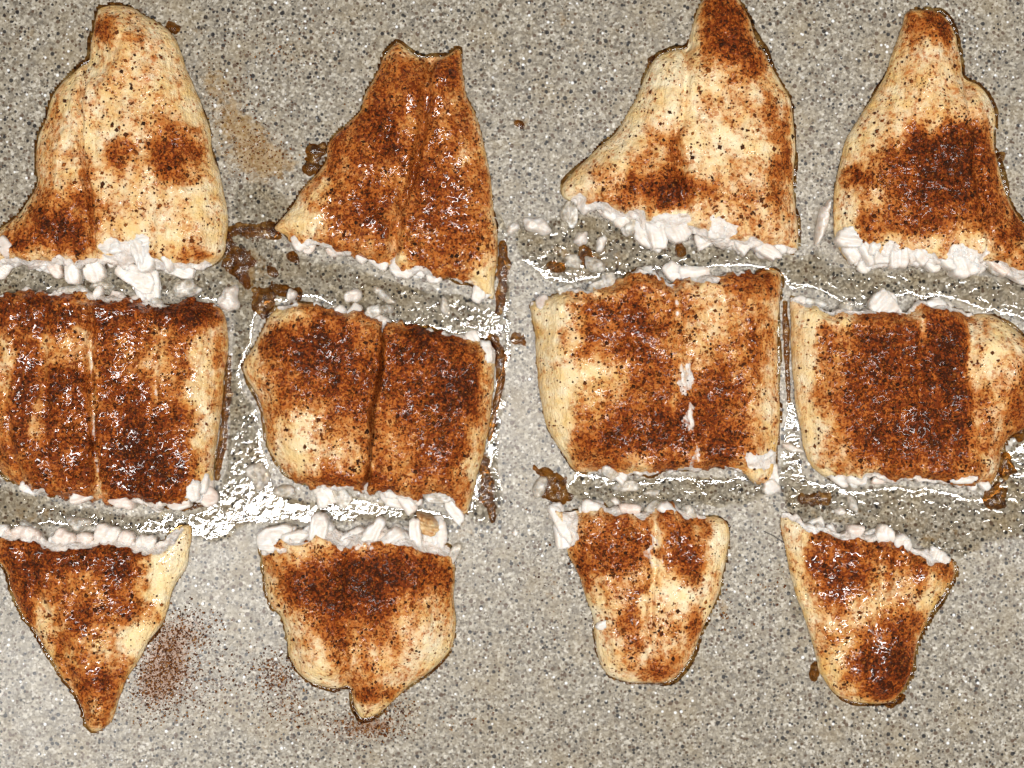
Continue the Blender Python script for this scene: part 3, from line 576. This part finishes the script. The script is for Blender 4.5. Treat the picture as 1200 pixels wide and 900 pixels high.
fish(label='glossy orange glazed tail piece at the right end of the bottom row', H=8.5, seed=12, wet=1.0, gold=.85,
 out=O(('c', [(918,602),(927,601),(943,613),(963,619),(983,624),(1003,620),(1023,628),(1043,628),(1066,636),(1086,646),(1110,654)]), ('n', [(1120,661),(1120,677),(1110,693),(1097,713),(1087,733),(1077,757),(1072,783),(1063,806),(1046,824),(1020,826),(997,823),(983,816),(973,805),(961,787),(959,773),(952,747),(943,720),(935,700),(928,673),(922,643),(917,620)])),
 base=.4, blobs=[(970,640,30,20,.42),(975,670,45,20,.42),(980,700,20,25,.3),(1035,640,30,15,.2),(1095,660,25,22,.3),(1050,650,50,20,.15),(1030,780,50,30,.42),(1020,770,25,30,.25),(1055,750,25,35,.35),(1045,805,35,18,.35),(970,755,12,10,.35),(1015,705,35,18,-.2),(933,640,14,50,-.4),(952,720,25,25,-.35),(985,775,22,24,-.35),(1090,700,15,20,-.35),(1010,812,30,10,-.25)],
 golds=[(933,640,16,50,-.6),(955,725,25,25,-.5)],
 grooves=[([(1030,630),(1032,690),(1022,740),(1018,790)], 5, 1.2, .15),([(1050,640),(1038,690)], 4, .8, .1)], cw=7, nflake=11, whites=[(1025,745,4,9,.45)],
 flakes=[(1036,636,22,18,-75,4,8,'w'),(1054,642,22,18,-55,4,8,'w'),(1002,630,18,16,-80,4,8,'p'),(945,618,24,12,25,4,7,'w')])

def build_fish(k):
    sd = k['seed']
    pts, fl = resample(k['out'], 2.5)
    pts = ragged(pts, fl, sd * 31, 7.0, 1.8)
    f = Field(pts, fl, 1.75)
    x, y = f.x, f.y
    zmap = 0.0035
    cx, cy = np.clip(pts.mean(0), (5, 5), (1195, 895))
    org = np.append(P(cx, cy, 0), 0)
    root = bpy.data.objects.new('fish_piece', None); root.empty_display_size = 0.02
    C.objects.link(root); root.location = org
    tag(root, k['label'], 'fish', 'baked fish pieces laid out on the countertop')
    H = k['H'] * 0.00084
    # height
    wn = 44 + 26 * (fbm(x, y, 60, sd) - 0.5)
    tn = np.clip(f.dn / wn, 0, 1); pn = 0.11 + 0.89 * (1 - (1 - tn) ** 1.6) ** 0.8
    jag = fbm(x, y, 11, sd + 5, 4)
    tc = np.clip((f.dc + (jag - 0.5) * 12) / 12, 0, 1); pc = 0.50 + 0.50 * tc ** 0.8
    z = H * pn * pc
    z *= 0.86 + 0.28 * fbm(x, y, 80, sd + 2, 2)
    z += 0.0024 * (fbm(x, y, 22, sd + 3, 4) - 0.5) * tn
    z += 0.0014 * (fbm(x + (vn(x, y, 30, sd + 7) - .5) * 14, y * 0.28, 15, sd + 4, 3) - 0.5) * tn     # muscle grain along the fish
    z += 0.0006 * (fbm(x, y, 5, sd + 8, 3) - 0.5) * np.minimum(1, f.d / 4)
    for lx, ly, rx, ry, mm in k.get('lifts', []):
        z += mm * 0.001 * np.exp(-(((x - lx) / rx) ** 2 + ((y - ly) / ry) ** 2)) * tn * np.minimum(1, f.dc / 14)
    white = np.zeros(len(x))
    spice = np.full(len(x), k['base'])
    wx = x + (fbm(x, y, 26, sd + 20, 4) - 0.5) * 36; wy = y + (fbm(x, y, 26, sd + 30, 4) - 0.5) * 36
    for bx, by, rx, ry, a in k['blobs']:
        spice += a * np.exp(-((((wx - bx) / rx) ** 2 + ((wy - by) / ry) ** 2) ** 1.25))
    spice += 0.24 * (fbm(x, y * 0.35, 14, sd + 40, 4) - 0.5) * 2
    for gp, gw, gd, gwhite in k.get('grooves', []):
        gp, _ = np.array(gp, float), 0
        t = np.linspace(0, len(gp) - 1, 70); gpi = np.stack([np.interp(t, range(len(gp)), gp[:, i]) for i in (0, 1)], 1)
        gpi[:, 0] += (fbm(gpi[:, 1], t * 0, 24, sd + int(gw), 3) - 0.5) * 8
        dd, _ = seg_dist(f.q, gpi[:-1], gpi[1:])
        ww = gw * (0.55 + 0.9 * vn(x, y, 18, sd + 50))
        z -= gd * 0.001 * np.exp(-(dd / ww) ** 2) * np.minimum(1, f.d / 3 + .3)
        z += gd * 0.00008 * np.exp(-((dd - 2.4 * gw) / (1.6 * gw)) ** 2)
        br = sst(0.4, 0.7, fbm(x, y, 26, sd + 61, 3))
        spice -= 0.25 * np.exp(-(dd / (gw * 0.8)) ** 2) * (gwhite > 0.1) * br
        white = np.maximum(white, min(1, gwhite * 2) * 0.85 * np.exp(-(dd / (gw * 0.7)) ** 2) * br)
    cwn = k['cw'] * np.clip(3.4 * (fbm(x, y, 26, sd + 70, 4) - 0.36), 0.7 if k['cw'] > 6.5 else 0.05, 2.2)
    wc = sst(1.25, 0.75, f.dc / np.maximum(cwn, 0.5)) * sst(0.5, 2.0, cwn)
    white = np.maximum(white, wc)
    for bx, by, rx, ry, a in k.get('whites', []):
        white = np.maximum(white, a * sst(1.35, 0.8, ((wx - bx) / rx) ** 2 + ((wy - by) / ry) ** 2))
    z += 0.0007 * (1 - sst(0.3, 0.7, white)) * np.minimum(1, f.d / 3)
    fib = vn(x * 1.0 + (vn(x, y, 25, sd + 66) - .5) * 30, y * 0.25, 5.5, sd + 65)
    z += 0.0011 * (fib - 0.6) * sst(0.4, 0.8, white) * np.minimum(1, f.d / 5)
    z = np.maximum(z, 0.0006)
    spice *= 1 - 0.5 * np.clip(1 - f.dn / 7, 0, 1)
    spice = np.clip(spice, 0, 1.15)
    gold = k['gold'] * (0.35 + 0.9 * fbm(x, y, 40, sd + 80, 3)) + 0.55 * np.clip(1 - f.dn / 12, 0, 1) * fbm(x, y, 30, sd + 81, 3)
    for bx, by, rx, ry, a in k.get('golds', []):
        gold += a * np.exp(-((((x - bx) / rx) ** 2 + ((y - by) / ry) ** 2) ** 1.5))
    gold = np.clip(gold, 0, 1)
    wet = np.clip(k['wet'] * (0.4 + 1.1 * fbm(x, y, 50, sd + 90, 3)), 0, 1)
    browned_shade = 0.5 * np.clip(1 - f.dn / 7, 0, 1) * np.clip(0.25 + 1.5 * (fbm(x, y, 70, sd + 85, 2) - 0.2), 0, 1)  # browned edge colour, made darker in place of contact shade
    me = f.mesh('fillet', z, {'spice': spice, 'white': white, 'gold': gold, 'wet': wet, 'rim': browned_shade}, org, zmap, torn=True)
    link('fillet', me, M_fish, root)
    # cooked juice at the foot; its dark tint also stands in for contact shade
    nx = np.roll(pts, -2, 0) - np.roll(pts, 2, 0); nx = np.stack([nx[:, 1], -nx[:, 0]], 1); nx /= np.linalg.norm(nx, axis=1)[:, None] + 1e-9
    if inside((pts[:1] + nx[:1]), pts)[0]: nx = -nx
    big, _ = pts + nx * 13, 0
    fj = Field(big[::2], np.zeros(len(big[::2]), bool), 2.6)
    dj, _ = seg_dist(fj.q, pts, np.roll(pts, -1, 0)); ij = inside(fj.q, pts)
    wj = 5.0 * np.clip(3.0 * (fbm(fj.x, fj.y, 50, sd + 120, 4) - 0.47), 0, 1)
    zj = 0.0011 * (1 - dj / np.maximum(wj, .3)); zj = np.where(ij, np.maximum(zj, 0.0003), np.maximum(zj, -0.0003)); zj[fj.rim] = -0.0003
    link('juice_shade_rim', fj.mesh('juice_shade_rim', zj, {}, org, 0.0, 0.1), M_rim, root)
    # coarse spice grains that sit on the surface
    p = (0.16 + np.clip(spice, 0, 1) ** 1.0) * (1 - np.clip(white, 0, 1)) * (f.d > 3) * (0.12 + 2.0 * vn(x, y, 10, sd + 95) ** 2)
    n = int(1900 * p.mean() * len(p) / 20000 * 3.0)
    idx = rng.choice(len(p), n, p=p / p.sum(), replace=False)
    sz = np.clip(rng.lognormal(0.08, 0.48, n), 0.5, 3.4)
    xy = me_xy = P(x[idx], y[idx], zmap).T - org[:2]
    chips('spice_grains', xy, z[idx] + 0.1 * sz * S, sz, M_grain, root)
    # flakes of flesh along the torn edges
    a = pts; b = np.roll(pts, -1, 0); ci = np.where(fl)[0]
    nrm = (b - a); nrm = np.stack([nrm[:, 1], -nrm[:, 0]], 1)
    if inside(np.array([pts[0] + nrm[0] / np.linalg.norm(nrm[0]) * 1.0]), pts)[0]: nrm = -nrm
    key = k.get('key', 'w')
    for j in rng.choice(ci, min(len(ci), int(k['nflake'] * 0.75)), replace=False):
        px, py = pts[j]
        if not (-10 < px < 1210): continue
        ang = math.degrees(math.atan2(nrm[j, 1], nrm[j, 0])) + rng.uniform(-60, 60)
        ln = rng.uniform(8, 24)
        kk = key if rng.random() < .55 else ('c' if rng.random() < .35 else ('w' if rng.random() < .6 else 'p'))
        bx, by = px - math.cos(math.radians(ang)) * ln * .6, py - math.sin(math.radians(ang)) * ln * .6
        put_flake('flake', bx, by, ln, ln * rng.uniform(.6, 1.5), ang, rng.uniform(.15, .5) * k['H'], 1, kk, root, org, droop=rng.uniform(.1, .5))
    for fx, fy, ln, wd_, ang, fz, th, kk in k['flakes']:
        wd_ *= rng.uniform(.85, 1.35); ln *= rng.uniform(.9, 1.15); ang += rng.uniform(-14, 14); fx -= .12 * ln * math.cos(math.radians(ang)); fy -= .12 * ln * math.sin(math.radians(ang))
        zz = fz * .75
        for u in (0.25, 0.6):
            mx_, my_ = fx + u * ln * math.cos(math.radians(ang)), fy + u * ln * math.sin(math.radians(ang))
            dd = (x - mx_) ** 2 + (y - my_) ** 2; ii = int(dd.argmin())
            if dd[ii] < 6: zz = max(zz, z[ii] * 1000 + 0.35) if dd[ii] < 6 else zz
        in_ = inside(np.array([[fx + .2 * ln * math.cos(math.radians(ang)), fy + .2 * ln * math.sin(math.radians(ang))]]), pts)[0]
        put_flake('flake', fx, fy, ln, wd_, ang, zz, th, kk, root, org, droop=rng.uniform(.05, .3), sink=1.6 if in_ else 0.2)
    return root, org
ROOTS = [build_fish(k) for k in FISH]

# browned lumps that cling to the pieces
def cling(i, *a, **k):
    r, org = ROOTS[i]
    return blob('browned_edge', *a, parent=r, org=org, **k)
cling(1, 366, 187, 10, 18, 20, 4.5, M_gel, seed=3); cling(1, 372, 172, 12, 6, -20, 4, M_gel, seed=4)
cling(1, 316, 267, 14, 7, 10, 3, M_gel, seed=5)
cling(2, 764, 72, 4, 9, 25, 4, M_gel, seed=6)
cling(3, 1172, 184, 5, 5, 0, 4, M_gel, seed=7)
cling(5, 310, 352, 11, 17, 8, 5, M_gel, seed=8); cling(5, 335, 342, 18, 6, 10, 3.5, M_gel, seed=9)
cling(7, 1180, 546, 8, 15, -5, 5, M_gel, seed=10); cling(7, 1166, 584, 13, 9, -15, 5, M_gel, seed=11); cling(7, 1192, 505, 12, 8, -30, 5, M_gel, seed=12)
cling(10, 650, 570, 12, 22, -30, 5, M_gel, seed=13); cling(10, 633, 570, 9, 14, 10, 3, M_clear, seed=14)
cling(11, 956, 787, 5, 12, 5, 4, M_gel, seed=15); cling(11, 1050, 823, 14, 5, -25, 3, M_gel, seed=16)
cling(9, 503, 611, 16, 9, 30, 9, M_tan, seed=17)
cling(0, 201, 33, 8, 6, 40, 5, M_gel, seed=18)

# ------------------------------------------------------------------ loose bits
LG = 'loose bits of fish scattered between the pieces'
for (nm, mat, cx, cy, rx, ry, rot, h, lab) in [
    ('fish_flake', M_flesh, 630, 265, 19, 11, 15, 4.5, 'large white loose flake left of the third top piece'),
    ('fish_flake', M_flesh, 602, 267, 7, 8, 30, 3.5, 'small white loose flake touching the large flake on its left side'),
    ('fish_flake', M_flesh, 681, 279, 8, 11, 35, 4, 'diamond shaped white flake just below the corner of the pale piece'),
    ('fish_flake', M_flesh, 705, 285, 7, 11, 15, 4, 'white flake with a browned left edge beside the diamond shaped flake'),
    ('fish_flake', M_clear, 672, 305, 10, 8, 20, 2.5, 'translucent shred at the left of the mush above the yellow sided piece'),
    ('fish_flake', M_clear, 697, 310, 14, 8, 40, 3, 'translucent torn shred in the brown mush above the yellow sided piece'),
    ('fish_flake', M_flesh, 965, 260, 7, 29, 10, 5, 'long slender white sliver standing left of the top right piece'),
    ('fish_flake', M_flesh, 929, 525, 13, 5, 22, 3.5, 'curved white sliver in the gap between the two right middle pieces'),
    ('fish_flake', M_flesh, 268, 351, 13, 15, 20, 4.5, 'white chunk above the top right corner of the left middle piece'),
    ('fish_flake', M_clear, 302, 556, 14, 17, 20, 4, 'pearly chunk in brown juice below the split piece\'s left corner'),
    ('fish_flake', M_clear, 332, 576, 16, 8, 5, 3, 'flat translucent flake right of the pearly chunk under the split piece'),
    ('fish_flake', M_flesh, 414, 346, 11, 8, -35, 4, 'white curd above the split piece, left one of two'),
    ('fish_flake', M_clear, 449, 346, 14, 7, 30, 4, 'white ring shaped curd above the groove of the split piece'),
    ('fish_flake', M_clear, 452, 362, 10, 6, -10, 3.5, 'pale curd between the ring shaped curd and the split piece'),
    ('fish_flake', M_clear, 522, 360, 6, 12, -20, 2.5, 'upright translucent shred between the two pieces of the second column'),
    ('fish_flake', M_flesh, 341, 345, 6, 8, 10, 5, 'small white bead beside the dark dripping on the split piece\'s corner'),
    ('fish_flake', M_clear, 90, 614, 16, 8, 10, 3, 'translucent flake in the juice above the bottom left tail'),
    ('fish_flake', M_clear, 32, 618, 12, 7, 10, 3, 'pinkish flake near the left edge above the bottom left tail'),
    ('fish_flake', M_clear, 218, 338, 16, 11, -10, 3, 'clear wet flake between the two left column pieces'),
    ('fish_flake', M_clear, 118, 334, 13, 7, 0, 3, 'thin greyish flake above the left middle piece'),
    ('fish_flake', M_flesh, 985, 600, 6, 5, 0, 2.5, 'tiny round white bead above the orange glazed tail'),
    ('fish_flake', M_clear, 1000, 590, 14, 6, 60, 2, 'faint pink shred above the orange glazed tail'),
    ('fish_flake', M_clear, 735, 570, 18, 7, 5, 2.5, 'pale mushy shred between the yellow sided piece and its tail'),
    ('fish_flake', M_clear, 765, 578, 10, 5, 0, 2, 'little pale shred right of the mushy shred above the third tail'),
    ('fish_flake', M_flesh, 604, 624, 4, 5, 0, 2, 'tiny white crumb alone right of the second tail piece'),
    ('fish_flake', M_flesh, 722, 588, 7, 4, 10, 2.5, 'small white crumb at the top edge of the third tail'),
    ('fish_flake', M_clear, 664, 246, 6, 13, 15, 3, 'thin bluish shred hanging below the left corner of the third top piece'),
    ('browned_bit', M_gel, 798, 291, 5, 9, -10, 2.5, 'small brown bit under the edge of the third top piece'),
    ('browned_bit', M_gel, 955, 584, 19, 6, -3, 2.5, 'flat brown scrap above the orange glazed tail'),
    ('browned_bit', M_gel, 609, 145, 8, 4, 30, 1.8, 'brown crumb alone between the second and third top pieces'),
    ('browned_bit', M_gel, 606, 397, 9, 6, 10, 2, 'small brown smear left of the yellow sided piece'),
    ('browned_bit', M_gel, 342, 300, 7, 6, 0, 2, 'round amber droplet below the dark glossy piece'),
    ('browned_bit', M_gel, 318, 318, 8, 6, 20, 2, 'second amber droplet above the split piece'),
    ('browned_bit', M_gel, 688, 298, 14, 6, 60, 2.5, 'brown scrap under the two upright white flakes'),
    ('browned_bit', M_gel, 652, 312, 12, 5, 20, 2, 'brown curl at the left of the mush above the yellow sided piece'),
]:
    o = blob(nm, cx, cy, rx, ry, rot, h, mat, seed=int(cx * 7 + cy))
    tag(o, lab, 'fish flake' if nm == 'fish_flake' else 'browned bit', LG)
DG = 'browned juice trails beside the fish'
for pts, w, h, lab in [
    ([(262, 278), (272, 295), (280, 315), (290, 335)], [14, 22, 20, 8], 3.0, 'brown sticky juice trail right of the top left piece'),
    ([(268, 272), (285, 266), (305, 270), (325, 276)], [12, 13, 14, 8], 2.8, 'brown sticky juice bridge leading to the dark glossy piece'),
    ([(590, 285), (591, 310), (588, 340), (585, 365)], [7, 12, 12, 8], 2.4, 'brown juice trail along the lower right side of the dark glossy piece'),
    ([(578, 395), (586, 420), (588, 445), (580, 480), (574, 515)], [8, 12, 8, 6, 5], 2.2, 'brown juice trail along the right side of the split piece'),
    ([(567, 540), (570, 565), (572, 590), (578, 610)], [10, 14, 12, 5], 2.6, 'amber juice trail at the bottom right of the split piece'),
    ([(268, 420), (265, 470), (260, 520), (254, 560)], [5, 8, 8, 5], 1.8, 'thin brown juice line along the right side of the left middle piece'),
    ([(920, 355), (922, 390), (923, 430), (925, 470)], [4, 6, 6, 4], 1.6, 'thin juice line in the gap between the two right middle pieces'),
    ([(185, 592), (215, 595), (240, 590)], [4, 7, 5], 1.8, 'brown juice line under the left middle piece'),
]:
    t_ = np.linspace(0, len(pts) - 1, len(pts) * 12); p_ = np.array(pts, float)
    pp = np.stack([np.interp(t_, range(len(pts)), p_[:, i]) for i in (0, 1)], 1); ww = np.interp(t_, range(len(pts)), w)
    o = trail(pp, ww, h * 0.32, M_gel, int(pts[0][0]))
    tag(o, lab, 'juice trail', DG)

# ------------------------------------------------------------------ wet juice films on the slab
def film(poly, h, lab, seed):
    q, _ = resample([(a, b, 0) for a, b in poly], 4)
    q = ragged(q, np.zeros(len(q), bool), seed, 0, 11.0)
    f = Field(q, np.zeros(len(q), bool), 3.0)
    z = h * 0.0006 * (sst(0, 12, f.d) * 1.1 + 1.0 * (fbm(f.x, f.y, 34, seed, 4) - 0.5) - 0.42)
    z = np.where(z > 0.00006, 0.00006 + 0.00006 * np.tanh((z - 0.00006) / 0.00006), z); z[f.rim] = -0.0002
    c = P(*np.clip(q.mean(0), (5, 5), (1195, 895))); org = (c[0], c[1], 0)
    o = link('juice_puddle', f.mesh('juice_puddle', z, {}, org, 0, 0.5), M_film, None, org)
    tag(o, lab, 'juice', kind='stuff')
for f_ in FILMS: film(*f_)

# ------------------------------------------------------------------ spilt spice
def spill(spots, n, lab, smin=.5):
    pts = []
    tot = sum(s[4] for s in spots)
    for cx, cy, sx, sy, wgt in spots:
        m = int(n * wgt / tot)
        pts.append(np.stack([rng.normal(cx, sx, m), rng.normal(cy, sy, m)], 1))
    p = np.concatenate(pts); q = P(p[:, 0], p[:, 1]).T
    c = P(*p.mean(0)); sz = np.clip(rng.lognormal(-0.05, .4, len(p)), smin, 2)
    o = chips('spilt_spice', q - c, np.full(len(p), 0.00012), sz, M_spill, None); o.location = (c[0], c[1], 0)
    tag(o, lab, 'spice', kind='stuff')
spill([(200,765,14,24,3),(180,795,16,22,3),(225,740,18,16,1.3),(205,820,30,18,1),(240,780,25,30,.8)], 2400, 'red brown spice spilt on the stone right of the bottom left tail')
spill([(325,790,14,12,1.5),(340,830,22,16,1),(300,780,20,30,.4)], 700, 'red spice grains left of the pale two lobed tail')
spill([(440,855,22,8,2),(400,850,26,16,1.6),(460,832,14,6,1),(540,850,30,12,.3)], 850, 'brown spice scattered under the pale two lobed tail')
spill([(305,175,22,20,2),(265,120,18,30,1),(345,60,30,20,.7),(280,60,40,30,.5)], 600, 'brown spice crumbs on the stone between the first two top pieces')
spill([(640,700,30,40,1),(755,85,30,30,.6),(850,720,14,12,.8),(900,690,20,20,.6)], 260, 'thinly scattered spice grains around the third tail')

# ------------------------------------------------------------------ dark hair-like fibre
cu = [(894, 622), (905, 627), (916, 634), (924, 638)]
vs = []; fs = []
for i, (a, b) in enumerate(cu):
    x, y = P(a, b)
    for j in range(6):
        t = j / 6 * 6.283; vs.append((x, y + math.cos(t) * .5 * S, .0009 + math.sin(t) * .5 * S))
for i in range(3):
    for j in range(6): fs.append((i * 6 + j, i * 6 + (j + 1) % 6, i * 6 + 6 + (j + 1) % 6, i * 6 + 6 + j))
fs += [tuple(range(5, -1, -1)), tuple(range(18, 24))]
me = bpy.data.meshes.new('dark_fibre'); me.from_pydata(vs, [], fs)
tf = NT('dark_fibre'); tf.set(Base_Color=(0.02, 0.018, 0.016), Roughness=0.5)
tag(link('dark_fibre', me, tf.m), 'thin dark fibre on the stone left of the orange glazed tail', 'fibre')
